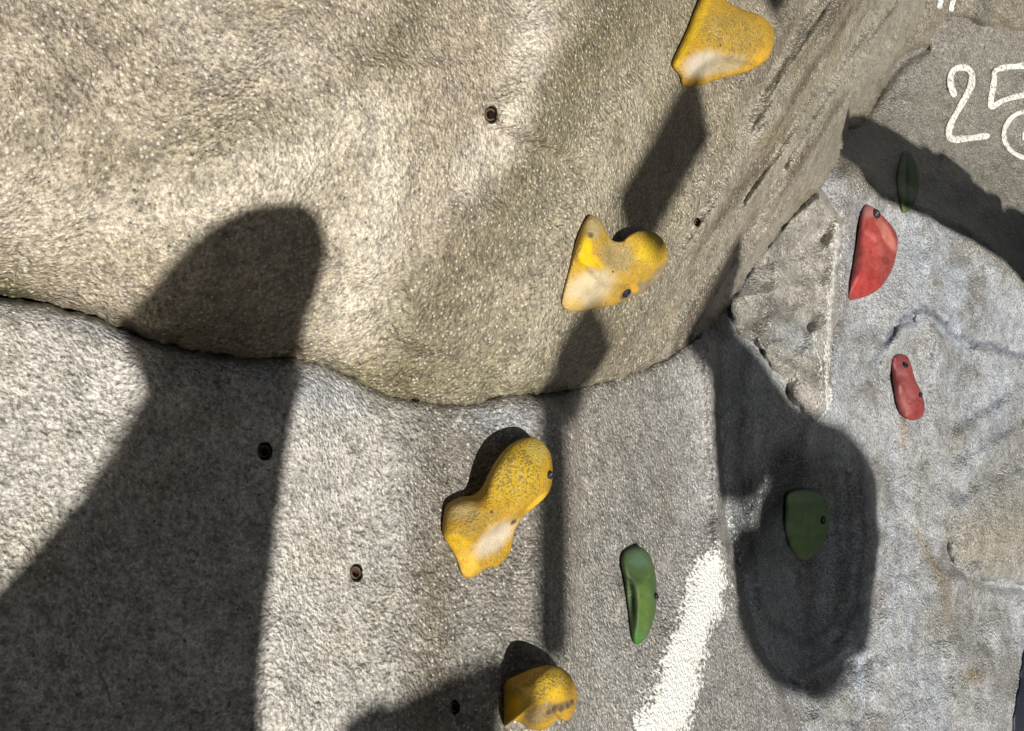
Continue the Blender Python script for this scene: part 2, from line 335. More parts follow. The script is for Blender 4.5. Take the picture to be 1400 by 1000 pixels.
def pigC(px, py, P):
    c = np.ones(px.shape + (3,)) * np.array((.33, .34, .355))
    n = fbm(P, 4, 3, 51); n2 = stretch_fbm(px, py, R(91), .004, .05, 4, 52)
    c = blend(c, (.35, .40, .48), np.clip(n2 * 1.3 + .1, 0, .7))
    c = blend(c, (.20, .185, .155), np.clip(n * 1.5, 0, .6))
    _x, _y = wob(px, py, 30, .012, 66); n3 = stretch_fbm(_x, _y, R(94), .012, .075, 4, 53); n4 = fbm(P, 16, 3, 54)
    c = blend(c, (.46, .48, .52), np.clip(n3 * 1.1 - .1, 0, .45)); c = blend(c, (.16, .145, .125), np.clip(n4 * 1.7 - .1, 0, .65)); c = blend(c, (.16, .18, .215), np.clip(-n3 * 1.1 - .2, 0, .4))
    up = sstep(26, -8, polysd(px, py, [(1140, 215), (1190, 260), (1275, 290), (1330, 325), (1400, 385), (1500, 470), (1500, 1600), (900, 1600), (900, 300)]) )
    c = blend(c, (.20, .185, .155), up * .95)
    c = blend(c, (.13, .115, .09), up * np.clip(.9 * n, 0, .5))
    ov = polysd(px, py, [(978, 470), (1040, 480), (1100, 560), (1160, 590), (1195, 660), (1200, 760), (1185, 850), (1150, 905), (1100, 925), (1050, 900), (1010, 830), (985, 720)])
    o = sstep(-14, 10, ov + 8 * fbm(P2(px, py), .04, 2, 58))
    c = blend(c, (.50, .53, .55), o * .75)  # shaded hollow lightened in colour to lift its shade
    c = blend(c, (.16, .13, .10), o * np.clip(n2 * 1.3, 0, .6))
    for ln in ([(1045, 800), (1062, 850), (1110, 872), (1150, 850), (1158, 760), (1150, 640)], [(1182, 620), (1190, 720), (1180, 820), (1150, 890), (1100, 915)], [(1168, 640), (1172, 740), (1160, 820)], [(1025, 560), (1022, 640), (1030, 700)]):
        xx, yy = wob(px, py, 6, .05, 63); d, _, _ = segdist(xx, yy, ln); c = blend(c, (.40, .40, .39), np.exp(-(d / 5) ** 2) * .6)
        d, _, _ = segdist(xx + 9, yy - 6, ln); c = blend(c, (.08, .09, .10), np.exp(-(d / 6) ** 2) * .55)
    c = blend(c, (.045, .05, .052), np.clip(1.3 * np.exp(-(segdist(px, py, [(1080, 640), (1040, 690), (1008, 760)])[0] / 34) ** 2), 0, 1) * sstep(978, 990, px) * .85)  # painted dark so the sunlit gap reads as shade between glints
    # rusty runs under the holds
    c = blend(c, (.20, .14, .07), blob(px, py, 1236, 585, 8, 34) * .6 + blob(px, py, 1100, 765, 20, 8) * .5 + blob(px, py, 1330, 925, 12, 10) * .8 + blob(px, py, 1172, 205 + 0 * px, 8, 8) * .2)
    ln = [(1255, 730), (1275, 770), (1290, 800), (1297, 850)]; d, _, _ = segdist(px, py, ln); c = blend(c, (.22, .18, .12), np.exp(-(d / 6) ** 2) * .7)
    ln = [(1190, 500), (1212, 470), (1232, 438), (1262, 422), (1280, 428), (1296, 455), (1330, 470), (1365, 475), (1400, 490)]
    x, y = wob(px, py, 6, .08, 61); d, _, _ = segdist(x, y, ln); c = blend(c, (.10, .12, .17), np.exp(-(d / 4.5) ** 2) * .75)
    x, y = wob(px, py, 12, .035, 64); glint_grime = np.zeros(px.shape)  # sun glints along the ridges painted as white specks
    for ln, wd, am in (([(1044, 630), (1038, 700), (1044, 780), (1054, 870)], 5, 1.0), ([(1092, 622), (1070, 660), (1046, 700)], 14, .60), ([(1014, 680), (1006, 740), (1012, 800)], 22, .52), ([(1000, 690), (1006, 790), (1030, 850)], 10, .85),
                       ([(1078, 515), (1108, 562), (1126, 574)], 12, .80), ([(1036, 465), (1065, 520), (1105, 562)], 6, .55), ([(1085, 772), (1120, 766), (1145, 772)], 3, .5), ([(1050, 790), (1085, 775), (1100, 760)], 3, .45),
                       ([(1020, 560), (1060, 572), (1100, 566)], 2.5, .5), ([(1045, 800), (1062, 850), (1110, 872), (1150, 850)], 6, .42), ([(1144, 560), (1142, 640)], 5, .4)):
        glint_grime = np.maximum(glint_grime, am * np.exp(-(segdist(x, y, ln)[0] / wd) ** 2))
    glint_grime = np.minimum(glint_grime * .9, .56)
    glint_grime = np.maximum(glint_grime, .80 * np.exp(-(segdist(x, y, [(1146, 305), (1142, 360), (1134, 420), (1132, 480), (1131, 565)])[0] / 6.5) ** 2))
    return c, glint_grime
def pigP(px, py, P):
    c = np.ones(px.shape + (3,)) * np.array((.34, .32, .285))
    c = blend(c, (.11, .10, .085), np.clip(fbm(P2(px, py), .03, 3, 71) * 1.6, 0, .8))
    c = blend(c, (.10, .09, .08), blob(px, py, 1040, 340, 50, 22, -45) * .8)
    c = blend(c, (.30, .32, .34), blob(px, py, 1090, 460, 30, 25) * .8)
    x, y = wob(px, py, 5, .08, 62)  # sun glints on the knob's ridge painted white
    glint_grime = .84 * np.exp(-(segdist(x, y, [(1145, 310), (1142, 360), (1134, 420), (1132, 480), (1131, 560)])[0] / 8) ** 2)
    glint_grime = np.maximum(glint_grime, .66 * np.exp(-(segdist(x, y, [(1112, 450), (1118, 490), (1124, 540), (1112, 570)])[0] / 10) ** 2))
    glint_grime = np.maximum(glint_grime, .35 * np.exp(-(segdist(x, y, [(1036, 455), (1065, 505), (1110, 562)])[0] / 4) ** 2))
    return c, glint_grime
def pigF(px, py, P):
    c = np.ones(px.shape + (3,)) * np.array((.25, .255, .26))
    c = blend(c, (.28, .25, .19), blob(px, py, 1360, 740, 90, 55, -15) * .8)
    d, _, _ = segdist(px, py, [(1288, 735), (1303, 778), (1345, 797), (1400, 805), (1500, 815)]); c = blend(c, (.09, .10, .11), np.exp(-(d / 7) ** 2) * .8)  # shade under the overhang painted as a dark line
    return c, np.zeros(px.shape)
def pigE(px, py, P):
    c = np.ones(px.shape + (3,)) * np.array((.22, .19, .145))
    c = blend(c, (.13, .13, .11), blob(px, py, 1345, 10, 12, 60) * .9)
    return c, .25 * sstep(1350, 1370, px)

# ------------------------------------------------------------------ materials
def new_mat(name):
    mt = bpy.data.materials.new(name); mt.use_nodes = True
    nt = mt.node_tree; b = nt.nodes['Principled BSDF']; return mt, nt, b
def nd(nt, t, **k):
    n = nt.nodes.new(t)
    for a, v in k.items():
        if a.startswith('i_'): n.inputs[a[2:]].default_value = v
        else: setattr(n, a, v)
    return n
def noise(nt, vec, scale, detail=4, rough=.55, dist=0):
    n = nd(nt, 'ShaderNodeTexNoise'); n.inputs['Scale'].default_value = scale; n.inputs['Detail'].default_value = detail
    n.inputs['Roughness'].default_value = rough; n.inputs['Distortion'].default_value = dist
    nt.links.new(vec, n.inputs['Vector']); return n.outputs['Fac']
def ramp(nt, fac, *st):
    r = nd(nt, 'ShaderNodeValToRGB'); e = r.color_ramp.elements
    while len(e) < len(st): e.new(.5)
    for k, (p, c) in enumerate(st):
        e[k].position = p; e[k].color = (c, c, c, 1) if not isinstance(c, tuple) else c + (1,)
    nt.links.new(fac, r.inputs['Fac']); return r.outputs['Color']
def mixc(nt, a, b, fac, mode='MIX'):
    n = nd(nt, 'ShaderNodeMix', data_type='RGBA', blend_type=mode)
    for s, v in ((n.inputs[6], a), (n.inputs[7], b), (n.inputs[0], fac)):
        if hasattr(v, 'links'): nt.links.new(v, s)
        else: s.default_value = v if not isinstance(v, tuple) else v + (1,)
    return n.outputs[2]
def mathn(nt, op, a, b=0.0, c=None):
    n = nd(nt, 'ShaderNodeMath', operation=op)
    for s, v in zip(n.inputs, (a, b, c)):
        if v is None: continue
        if hasattr(v, 'links'): nt.links.new(v, s)
        else: s.default_value = v
    return n.outputs[0]

def rock_material():
    mt, nt, b = new_mat('sprayed_concrete')
    L = nt.links.new
    pos = nd(nt, 'ShaderNodeNewGeometry').outputs['Position']
    at = nd(nt, 'ShaderNodeAttribute', attribute_name='pigment')
    ch = nd(nt, 'ShaderNodeAttribute', attribute_name='glint_grime')
    g1 = noise(nt, pos, 190, 2, .5)           # ~4 mm grains
    g2 = noise(nt, pos, 480, 3, .6)
    g3 = noise(nt, pos, 45, 5, .6)
    g4 = noise(nt, pos, 9, 4, .6)
    col = mixc(nt, at.outputs['Color'], ramp(nt, g1, (.32, .55), (.5, 1.0), (.68, 1.38)), .9, 'MULTIPLY')
    col = mixc(nt, col, ramp(nt, g2, (.32, .55), (.5, 1.0), (.66, 1.4)), .8, 'MULTIPLY')
    col = mixc(nt, col, ramp(nt, g3, (.3, .62), (.5, 1.0), (.7, 1.3)), .9, 'MULTIPLY')
    col = mixc(nt, col, ramp(nt, g4, (.3, (.86, .84, .76)), (.5, (1.0, 1.0, 1.0)), (.7, (1.1, 1.09, 1.1))), .8, 'MULTIPLY')
    # sun glints painted as pale flecks between the grains
    vq = nd(nt, 'ShaderNodeTexVoronoi'); vq.inputs['Scale'].default_value = 270; L(pos, vq.inputs['Vector'])
    fl = mathn(nt, 'MULTIPLY', ramp_f(nt, mathn(nt, 'SUBTRACT', 1.0, vq.outputs['Distance']), .52, .80), mathn(nt, 'GREATER_THAN', nd_sep(nt, vq.outputs['Color']), .72))
    col = mixc(nt, col, (.80, .77, .70), mathn(nt, 'MULTIPLY', fl, .60))
    # rare rusty / dark mineral specks
    v = nd(nt, 'ShaderNodeTexVoronoi'); v.inputs['Scale'].default_value = 120; L(pos, v.inputs['Vector'])
    sp = mathn(nt, 'LESS_THAN', v.outputs['Distance'], .16)
    pk = mathn(nt, 'GREATER_THAN', nd_sep(nt, v.outputs['Color']), .72)
    col = mixc(nt, col, (.07, .055, .045), mathn(nt, 'MULTIPLY', mathn(nt, 'MULTIPLY', sp, pk), .75))
    # sun glints and the sunlit streak painted white on the grain
    mixn = mathn(nt, 'ADD', mathn(nt, 'MULTIPLY', g1, .62), mathn(nt, 'MULTIPLY', g2, .38))
    th = mathn(nt, 'SUBTRACT', .80, mathn(nt, 'MULTIPLY', ch.outputs['Fac'], .46))
    cm = mathn(nt, 'MULTIPLY', mathn(nt, 'SUBTRACT', mixn, th), 10); 
    cl = nd(nt, 'ShaderNodeClamp'); L(cm, cl.inputs['Value'])
    col = mixc(nt, col, (.86, .86, .82), mathn(nt, 'MAXIMUM', cl.outputs[0], ramp_f(nt, ch.outputs['Fac'], .78, 1.06)))
    L(col, b.inputs['Base Color'])
    b.inputs['Roughness'].default_value = .30
    b.inputs['Specular IOR Level'].default_value = .75
    vb = nd(nt, 'ShaderNodeTexVoronoi'); vb.inputs['Scale'].default_value = 260; L(pos, vb.inputs['Vector'])
    hgt = mathn(nt, 'ADD', mathn(nt, 'MULTIPLY', g1, .8), mathn(nt, 'MULTIPLY', g2, .45))
    hgt = mathn(nt, 'SUBTRACT', hgt, mathn(nt, 'MULTIPLY', vb.outputs['Distance'], .45))
    bp = nd(nt, 'ShaderNodeBump'); bp.inputs['Strength'].default_value = 1.0; bp.inputs['Distance'].default_value = .0042
    L(hgt, bp.inputs['Height']); L(bp.outputs[0], b.inputs['Normal'])
    return mt
def nd_sep(nt, c):
    s = nd(nt, 'ShaderNodeSeparateColor'); nt.links.new(c, s.inputs[0]); return s.outputs[0]
def ramp_f(nt, v, a, b):
    n = nd(nt, 'ShaderNodeMapRange', interpolation_type='SMOOTHSTEP'); nt.links.new(v, n.inputs[0])
    n.inputs[1].default_value = a; n.inputs[2].default_value = b; return n.outputs[0]
M_ROCK = rock_material()

def hold_material(name, rough, speck, speck_col, bump, spec=.5, wear=(.60, .54, .44), grain=700):
    mt, nt, b = new_mat(name); L = nt.links.new
    pos = nd(nt, 'ShaderNodeNewGeometry').outputs['Position']
    at = nd(nt, 'ShaderNodeAttribute', attribute_name='pigment')
    ch = nd(nt, 'ShaderNodeAttribute', attribute_name='glint_grime')     # grime speckle
    g1 = noise(nt, pos, grain, 3, .6); g2 = noise(nt, pos, 60, 4, .6); g3 = noise(nt, pos, 1500, 2, .5)
    col = mixc(nt, at.outputs['Color'], ramp(nt, g2, (.3, .75), (.5, 1.), (.7, 1.12)), .8, 'MULTIPLY')
    th = mathn(nt, 'SUBTRACT', .72, mathn(nt, 'MULTIPLY', ch.outputs['Fac'], .30))
    cm = mathn(nt, 'MULTIPLY', mathn(nt, 'SUBTRACT', g1, th), 10); cl = nd(nt, 'ShaderNodeClamp'); L(cm, cl.inputs['Value'])
    col = mixc(nt, col, speck_col, mathn(nt, 'MULTIPLY', cl.outputs[0], speck))
    # small scuffs
    v = noise(nt, pos, 140, 5, .7, 1.5)
    col = mixc(nt, col, wear, mathn(nt, 'MULTIPLY', ramp_f(nt, v, .54, .70), .45))
    L(col, b.inputs['Base Color'])
    L(ramp(nt, g2, (.3, rough - .08), (.7, rough + .12)), b.inputs['Roughness'])
    b.inputs['Specular IOR Level'].default_value = spec
    h = mathn(nt, 'ADD', mathn(nt, 'MULTIPLY', g1, 1.0), mathn(nt, 'MULTIPLY', g3, .35))
    bp = nd(nt, 'ShaderNodeBump'); bp.inputs['Strength'].default_value = .8; bp.inputs['Distance'].default_value = bump
    L(h, bp.inputs['Height']); L(bp.outputs[0], b.inputs['Normal'])
    return mt
M_YEL = hold_material('yellow_resin', .55, .8, (.17, .12, .05),   .0034, .45, grain=400)
M_GRN = hold_material('green_resin', .46, .5, (.11, .14, .08), .0009, .4, (.20, .26, .14))
M_RED = hold_material('red_resin', .42, .45, (.32, .12, .10), .0008, .5, (.60, .25, .22))
def plain(name, col, rough, metal=0, nscale=200):
    mt, nt, b = new_mat(name)
    pos = nd(nt, 'ShaderNodeNewGeometry').outputs['Position']
    c = mixc(nt, col, ramp(nt, noise(nt, pos, nscale, 4), (.3, .6), (.7, 1.25)), .8, 'MULTIPLY')
    nt.links.new(c, b.inputs['Base Color']); b.inputs['Roughness'].default_value = rough; b.inputs['Metallic'].default_value = metal
    bp = nd(nt, 'ShaderNodeBump'); bp.inputs['Distance'].default_value = .001; bp.inputs['Strength'].default_value = .5
    nt.links.new(noise(nt, pos, nscale * 2, 3), bp.inputs['Height']); nt.links.new(bp.outputs[0], b.inputs['Normal'])
    return mt
M_RUST = plain('rusty_steel', (.11, .07, .045), .65, .2)
M_STEEL = plain('dull_steel', (.35, .34, .32), .4, .9)
M_DARK = plain('dark_navy_metal', (.02, .025, .04), .5, .2)
M_CASTER_GREY = plain('caster_grey', (.18, .17, .15), .9, 0, 20)
M_BLOCKER_GREEN = plain('blocker_green', (.05, .08, .03), .7, 0, 40)
M_CASTER_BROWN = plain('caster_brown', (.12, .09, .06), .9, 0, 60)
M_GROUND = plain('gravel_ground', (.06, .058, .052), .95, 0, 30)
M_WHITE = None
def white_paint():
    mt, nt, b = new_mat('white_paint')
    pos = nd(nt, 'ShaderNodeNewGeometry').outputs['Position']
    n = noise(nt, pos, 130, 4, .65)
    c = mixc(nt, (.30, .28, .24), (.80, .79, .74), ramp_f(nt, n, .38, .50))
    c = mixc(nt, c, ramp(nt, noise(nt, pos, 420, 3), (.35, .75), (.65, 1.05)), .7, 'MULTIPLY')
    nt.links.new(c, b.inputs['Base Color']); b.inputs['Roughness'].default_value = .6
    bp = nd(nt, 'ShaderNodeBump'); bp.inputs['Distance'].default_value = .003; bp.inputs['Strength'].default_value = .9
    nt.links.new(noise(nt, pos, 260, 3), bp.inputs['Height']); nt.links.new(bp.outputs[0], b.inputs['Normal'])
    return mt
M_WHITE = white_paint()

# ------------------------------------------------------------------ object helpers
def link(name, me, mat=None, parent=None, **props):
    o = bpy.data.objects.new(name, me); C.objects.link(o)
    if mat: me.materials.append(mat)
    if parent: o.parent = parent
    for k, v in props.items(): o[k] = v
    return o
def empty(name, loc, **props):
    o = bpy.data.objects.new(name, None); C.objects.link(o); o.location = Vector(loc); o.empty_display_size = .05
    for k, v in props.items(): o[k] = v
    return o
def np_mesh(name, V, Fq, smooth=True):
    me = bpy.data.meshes.new(name)
    V = np.ascontiguousarray(V, np.float32); Fq = np.ascontiguousarray(Fq, np.int32); k = Fq.shape[1]
    me.vertices.add(len(V)); me.vertices.foreach_set('co', V.ravel())
    me.loops.add(Fq.size); me.loops.foreach_set('vertex_index', Fq.ravel())
    me.polygons.add(len(Fq)); me.polygons.foreach_set('loop_start', np.arange(0, Fq.size, k, dtype=np.int32))
    me.update(calc_edges=True)
    me.polygons.foreach_set('use_smooth', np.full(len(Fq), smooth)); me.validate(); return me
def attrs(me, col, glint_grime):
    a = me.attributes.new('pigment', 'FLOAT_COLOR', 'POINT')
    a.data.foreach_set('color', np.hstack([col, np.ones((len(col), 1))]).astype(np.float32).ravel())
    b = me.attributes.new('glint_grime', 'FLOAT', 'POINT'); b.data.foreach_set('value', glint_grime.astype(np.float32))
def center(me, origin):      # mesh in world coordinates -> local to an unrotated parent at origin
    v = np.empty(len(me.vertices) * 3, np.float32); me.vertices.foreach_get('co', v)
    v = v.reshape(-1, 3) - np.array(origin, np.float32); me.vertices.foreach_set('co', v.ravel()); me.update()

wall = empty('climbing_wall', (-.2, .6, 0), label='sprayed concrete climbing wall with a beige bulge above a grey slab', category='climbing wall', kind='structure')
WO = np.array([-.2, .6, 0])
def axis(a, b, lo, hi, st=2):
    core = np.arange(lo, hi + .1, st); l = [lo]; g = st
    while l[-1] > a: g *= 1.18; l.append(l[-1] - g)
    r = [core[-1]]; g = st
    while r[-1] < b: g *= 1.18; r.append(r[-1] + g)
    return np.r_[l[:0:-1], core, r[1:]]
def make_patch(name, fn, pig, box, margin, mottle):
    xs = axis(box[0], box[2], max(box[0], -16), min(box[2], 1416)); ys = axis(box[1], box[3], max(box[1], -16), min(box[3], 1016))
    px, py = np.meshgrid(xs, ys); D, sd = fn(px, py)
    P = world(px, py, D)
    # stucco relief: real lumps of 4-8 mm in world space, finer material takes over below that
    n = fbm(P, 130, 2, 80); n2 = fbm(P, 55, 2, 84); n3 = fbm(P, 18, 2, 88)
    D = D - mottle * (.0007 * n + .0011 * n2 + .0030 * n3)
    P = world(px, py, D)
    keep = sd > -margin
    idx = -np.ones(px.shape, int); fq = keep[:-1, :-1] & keep[1:, :-1] & keep[:-1, 1:] & keep[1:, 1:]
    used = np.zeros(px.shape, bool)
    used[:-1, :-1] |= fq; used[1:, :-1] |= fq; used[:-1, 1:] |= fq; used[1:, 1:] |= fq
    idx[used] = np.arange(used.sum())
    Q = np.stack([idx[:-1, :-1][fq], idx[1:, :-1][fq], idx[1:, 1:][fq], idx[:-1, 1:][fq]], 1)
    me = np_mesh(name, (P - WO)[used], Q)
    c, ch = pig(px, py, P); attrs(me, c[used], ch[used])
    link(name, me, M_ROCK, wall)
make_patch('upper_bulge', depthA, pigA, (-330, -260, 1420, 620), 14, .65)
make_patch('lower_slab', depthB, pigB, (-330, 370, 1130, 1250), 12, .7)
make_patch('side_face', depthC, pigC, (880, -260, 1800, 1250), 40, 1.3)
make_patch('rock_knob', depthP, pigP, (960, 230, 1190, 620), 18, 1.3)
make_patch('rock_swell', depthF, pigF, (1270, 540, 1700, 860), 8, 1.3)
make_patch('rock_brow', depthE, pigE, (1130, -260, 1800, 200), 8, 1.3)

# threaded inserts in the bolt holes
FN = {'A': depthA, 'B': depthB, 'C': depthC}
def arr(*v): return [np.array([float(x)]) for x in v]
def at(px, py, k, lift=0):
    D, _ = FN[k](*arr(px, py), fine=False); return world(*arr(px, py), D - lift)[0]
def normal_at(px, py, k):
    a = at(px - 12, py, k); b = at(px + 12, py, k); c = at(px, py - 12, k); d = at(px, py + 12, k)
    n = np.cross(b - a, c - d); n /= np.linalg.norm(n)
    return n if np.dot(n, CAM - a) > 0 else -n
def tube_ring(name, c, n, r0, r1, h, mat, parent, org, seg=24):
    n = Vector(n); q = n.to_track_quat('Z', 'Y').to_matrix(); bm = bmesh.new(); rings = []
    prof = [(r1, -h), (r1, -h * .1), (r1 * .94, 0), (r0 * 1.06, 0), (r0, -h * .1), (r0, -h)]
    for r, z in prof:
        rings.append([bm.verts.new(Vector(c - org) + q @ Vector((r * math.cos(6.2832 * k / seg), r * math.sin(6.2832 * k / seg), z))) for k in range(seg)])
    for a, b in zip(rings, rings[1:]):
        for k in range(seg): bm.faces.new((a[k], a[(k + 1) % seg], b[(k + 1) % seg], b[k]))
    me = bpy.data.meshes.new(name); bm.to_mesh(me); bm.free()
    for p in me.polygons: p.use_smooth = True
    return link(name, me, mat, parent)
for hx, hy, a, b, k in HOLES[:5]:
    n = normal_at(hx, hy, k); D, _ = FN[k](*arr(hx, hy), fine=False)
    r = b / F * D[0]
    tube_ring('threaded_insert', at(hx, hy, k, -.007), n, r * .52, r * .74, .012, M_RUST, wall, WO)

# painted number
def stroke(name, pts, wd, k='C', lift=.004):
    c = catmull(pts, 10); c = resample(c, 90, closed=False)
    t = np.gradient(c, axis=0); t /= np.linalg.norm(t, axis=1)[:, None] + 1e-9; nn = np.stack([-t[:, 1], t[:, 0]], 1)
    L = np.linspace(0, 1, len(c)); wv = wd * (1 + .14 * np.sin(L * 31 + pts[0][0]) * np.sin(L * 13)) 
    cap = np.sqrt(np.clip(1 - (1 - np.clip(np.minimum(L, 1 - L) / .04, 0, 1)) ** 2, 0.0, 1)) + .02
    rows = []
    for f in (-1.06, -1, -.6, 0, .6, 1, 1.06):
        rr = nn * (wv * cap * .5)[:, None] * min(abs(f), 1) * np.sign(f)
        rr *= (1 + .12 * fbm(P2(c[:, 0] + 9 * f, c[:, 1]), .2, 2, 5))[:, None]
        px, py = c[:, 0] + rr[:, 0], c[:, 1] + rr[:, 1]
        D, _ = FN[k](px, py, fine=False)
        P0 = world(px, py, D); mot = 1.3 * (.0007 * fbm(P0, 130, 2, 80) + .0011 * fbm(P0, 55, 2, 84) + .0030 * fbm(P0, 18, 2, 88))
        rows.append(world(px, py, D - mot - (lift * (1 - .35 * f * f) if abs(f) <= 1 else -.003)))
    V = np.array(rows); n, mm = V.shape[:2]; idx = np.arange(n * mm).reshape(n, mm)
    Q = np.stack([idx[:-1, :-1], idx[1:, :-1], idx[1:, 1:], idx[:-1, 1:]], -1).reshape(-1, 4)
    link(name, np_mesh(name, V.reshape(-1, 3) - WO, Q), M_WHITE, wall)
stroke('painted_two', [(1306, 134), (1299, 112), (1303, 97), (1316, 92), (1327, 98), (1328, 115), (1316, 140), (1302, 165), (1297, 182), (1302, 190), (1325, 189), (1354, 185)], 9)
stroke('painted_five', [(1430, 88), (1400, 90), (1363, 95), (1359, 112), (1355, 145), (1372, 137), (1400, 130), (1425, 133), (1445, 150)], 8)
stroke('painted_ring', [(1404, 152), (1388, 157), (1375, 172), (1373, 190), (1382, 206), (1400, 215), (1425, 214), (1440, 195), (1432, 165), (1404, 152)], 6.5)
stroke('painted_dot', [(1402, 180), (1401, 192)], 8)
def stroke_e(name, pts, wd):
    FN['E'] = depthE; stroke(name, pts, wd, 'E')
stroke_e('painted_mark', [(1288, -30), (1285, 12)], 8)
stroke_e('painted_mark', [(1308, -30), (1303, 0), (1300, 16)], 7)

# ------------------------------------------------------------------ climbing holds
YEL = (.54, .305, .010); YDK = (.42, .27, .03); YCH = (.60, .52, .40)
def hold(name, kind, outline, k, H, mat, base, zones, bumps, label, group, crease=(), c0=None, pw=2.2, inset=.8, shift=(0, 0), bolt=None, foot=None):
    """outline rows: px, py, lift in metres of the rim above the wall"""
    NT, NR, NB = 160, 44, 12
    o = resample(catmull(outline, 10, True), NT)
    cx, cy = c0 if c0 else (o[:, 0].mean(), o[:, 1].mean())
    org = at(cx, cy, k)
    root = empty(name, org, label=label, category='climbing hold', group=group)
    rows = []; cols = []; gr = []
    Lc = o[:, 2].mean()
    Dw = lambda x, y: FN[k](x, y, fine=False)[0]
    fx, fy = foot if foot else (cx, cy)
    rr = list(1 - (np.linspace(0, 1, NR) ** 1.6)[::-1])        # dense near the rim? 0..1
    rr = np.sin(np.linspace(0.012, 1, NR) * math.pi / 2)
    for r in rr:
        px = cx + r * (o[:, 0] - cx); py = cy + r * (o[:, 1] - cy)
        lift = o[:, 2] * r ** 2 + Lc * (1 - r ** 2) + H * (1 - r ** pw) ** (1 / 1.9)
        for bx, by, br, ba in bumps:
            bq = br if isinstance(br, tuple) else (br, br, 0)
            lift = lift + ba * blob(px, py, bx, by, *bq) * (1 - r ** 8)
        for ln, ca, cw in crease:
            d_, s_, t_ = segdist(px, py, ln); lift = lift - ca * sstep(0, cw, d_ * s_) * (1 - r ** 6)
        P = world(px, py, Dw(px, py) - lift)
        lift = lift + .0016 * fbm(P, 40, 2, 91) * (1 - r ** 6)
        P = world(px, py, Dw(px, py) - lift)
        rows.append(P)
        c = np.ones((NT, 3)) * np.array(base); g = np.full(NT, .55)
        for zx, zy, zr, zcol, za, zg in zones:
            rx, ry, ang = zr if isinstance(zr, tuple) else (zr, zr, 0)
            wob_ = .35 * fbm(P, 110, 3, 93)
            a = sstep(.10, .72, blob(px, py, zx, zy, rx, ry, ang) * (1 + wob_)) * za
            c = blend(c, zcol, a); g = g * (1 - a) + zg * a
        rim = sstep(.93, 1, np.full(NT, r)); c = c * (1 - .12 * rim[:, None])
        cols.append(c); gr.append(g)
    # back skirt: from the rim round to the foot on the wall
    for j in range(1, NB + 1):
        t = j / NB
        s = 1 - (1 - inset) * sstep(0, 1, np.array([t]))[0]
        px = fx + s * (o[:, 0] - fx); py = fy + s * (o[:, 1] - fy)
        lift = o[:, 2] * (1 - t) - .012 * t
        rows.append(world(px, py, Dw(px, py) - lift)); cols.append(cols[NR - 1] * .9); gr.append(gr[NR - 1])
    V = np.array(rows); n = len(V); idx = np.arange(n * NT).reshape(n, NT); j2 = np.roll(idx, -1, axis=1)
    Q = np.stack([idx[:-1], idx[1:], j2[1:], j2[:-1]], -1).reshape(-1, 4)
    me = np_mesh('body', V.reshape(-1, 3) - org, Q)
    attrs(me, np.array(cols).reshape(-1, 3), np.array(gr).reshape(-1))
    link('body', me, mat, root)
    if bolt:
        for (bx, by, br, bl) in bolt:
            # a bolt head seated at the surface point nearest (bx,by)
            allp = V.reshape(-1, 3); rel = allp - CAM
            d = -(rel @ AZ); qx = W / 2 + F * (rel @ AX) / d; qy = 500.0 - F * (rel @ AY) / d
            vis = np.zeros(len(allp), bool); vis[:NR * NT] = True
            ii = np.argmin(np.where(vis, np.hypot(qx - bx, qy - by), 1e9))
            p = allp[ii]; r_, t_ = divmod(ii, NT); r_ = min(max(r_, 2), NR - 3)
            e1 = V[r_ + 2, t_] - V[r_ - 2, t_]; e2 = V[r_, (t_ + 3) % NT] - V[r_, t_ - 3]
            nn = np.cross(e1, e2); nn /= np.linalg.norm(nn); nn = nn if nn @ (CAM - p) > 0 else -nn
            rad = br / F * d[ii]
            tube_ring('bolt_recess', p + nn * .0030, nn, rad * .66, rad * 1.1, .008, M_DARK, root, org)
            tube_ring('bolt', p + nn * .0024, nn, rad * .24, rad * .62, .006, bl, root, org)
    return root

YG = 'yellow holds up the beige bulge and grey slab'; GG = 'green holds'; RG = 'red holds on the pale face'
hold('climbing_hold', 'y', [(965, -14, .006), (985, -4, .030), (1012, 12, .045), (1040, 22, .050), (1056, 38, .055), (1058, 60, .052), (1048, 82, .045), (1025, 97, .032), (985, 108, .012),
     (955, 117, .002), (934, 118, .0), (929, 105, .0), (919, 90, .0), (925, 72, .0), (940, 40, .0), (952, 8, .0)], 'A', .035, M_YEL, YEL,
     [(1000, 45, (52, 32, 20), (.50, .33, .04), .75, .95), (960, 88, (30, 17, -20), YCH, 1.0, .1), (990, 88, (35, 12, -12), (.45, .38, .24), .8, .5), (940, 50, (10, 60, 28), (.82, .52, .01), .8, 0), (1045, 78, 14, (.80, .42, .03), .5, .3)],
     [(985, 85, 22, -.008), (1015, 50, 34, .014), (950, 80, 18, -.004)], 'wedge shaped yellow hold cut by the top edge, pale chalky wear on its underside', YG, crease=[([(1075, 70), (1052, 88), (985, 72), (945, 96), (925, 112)][::-1], .012, 14)], c0=(985, 62), foot=(955, 75))
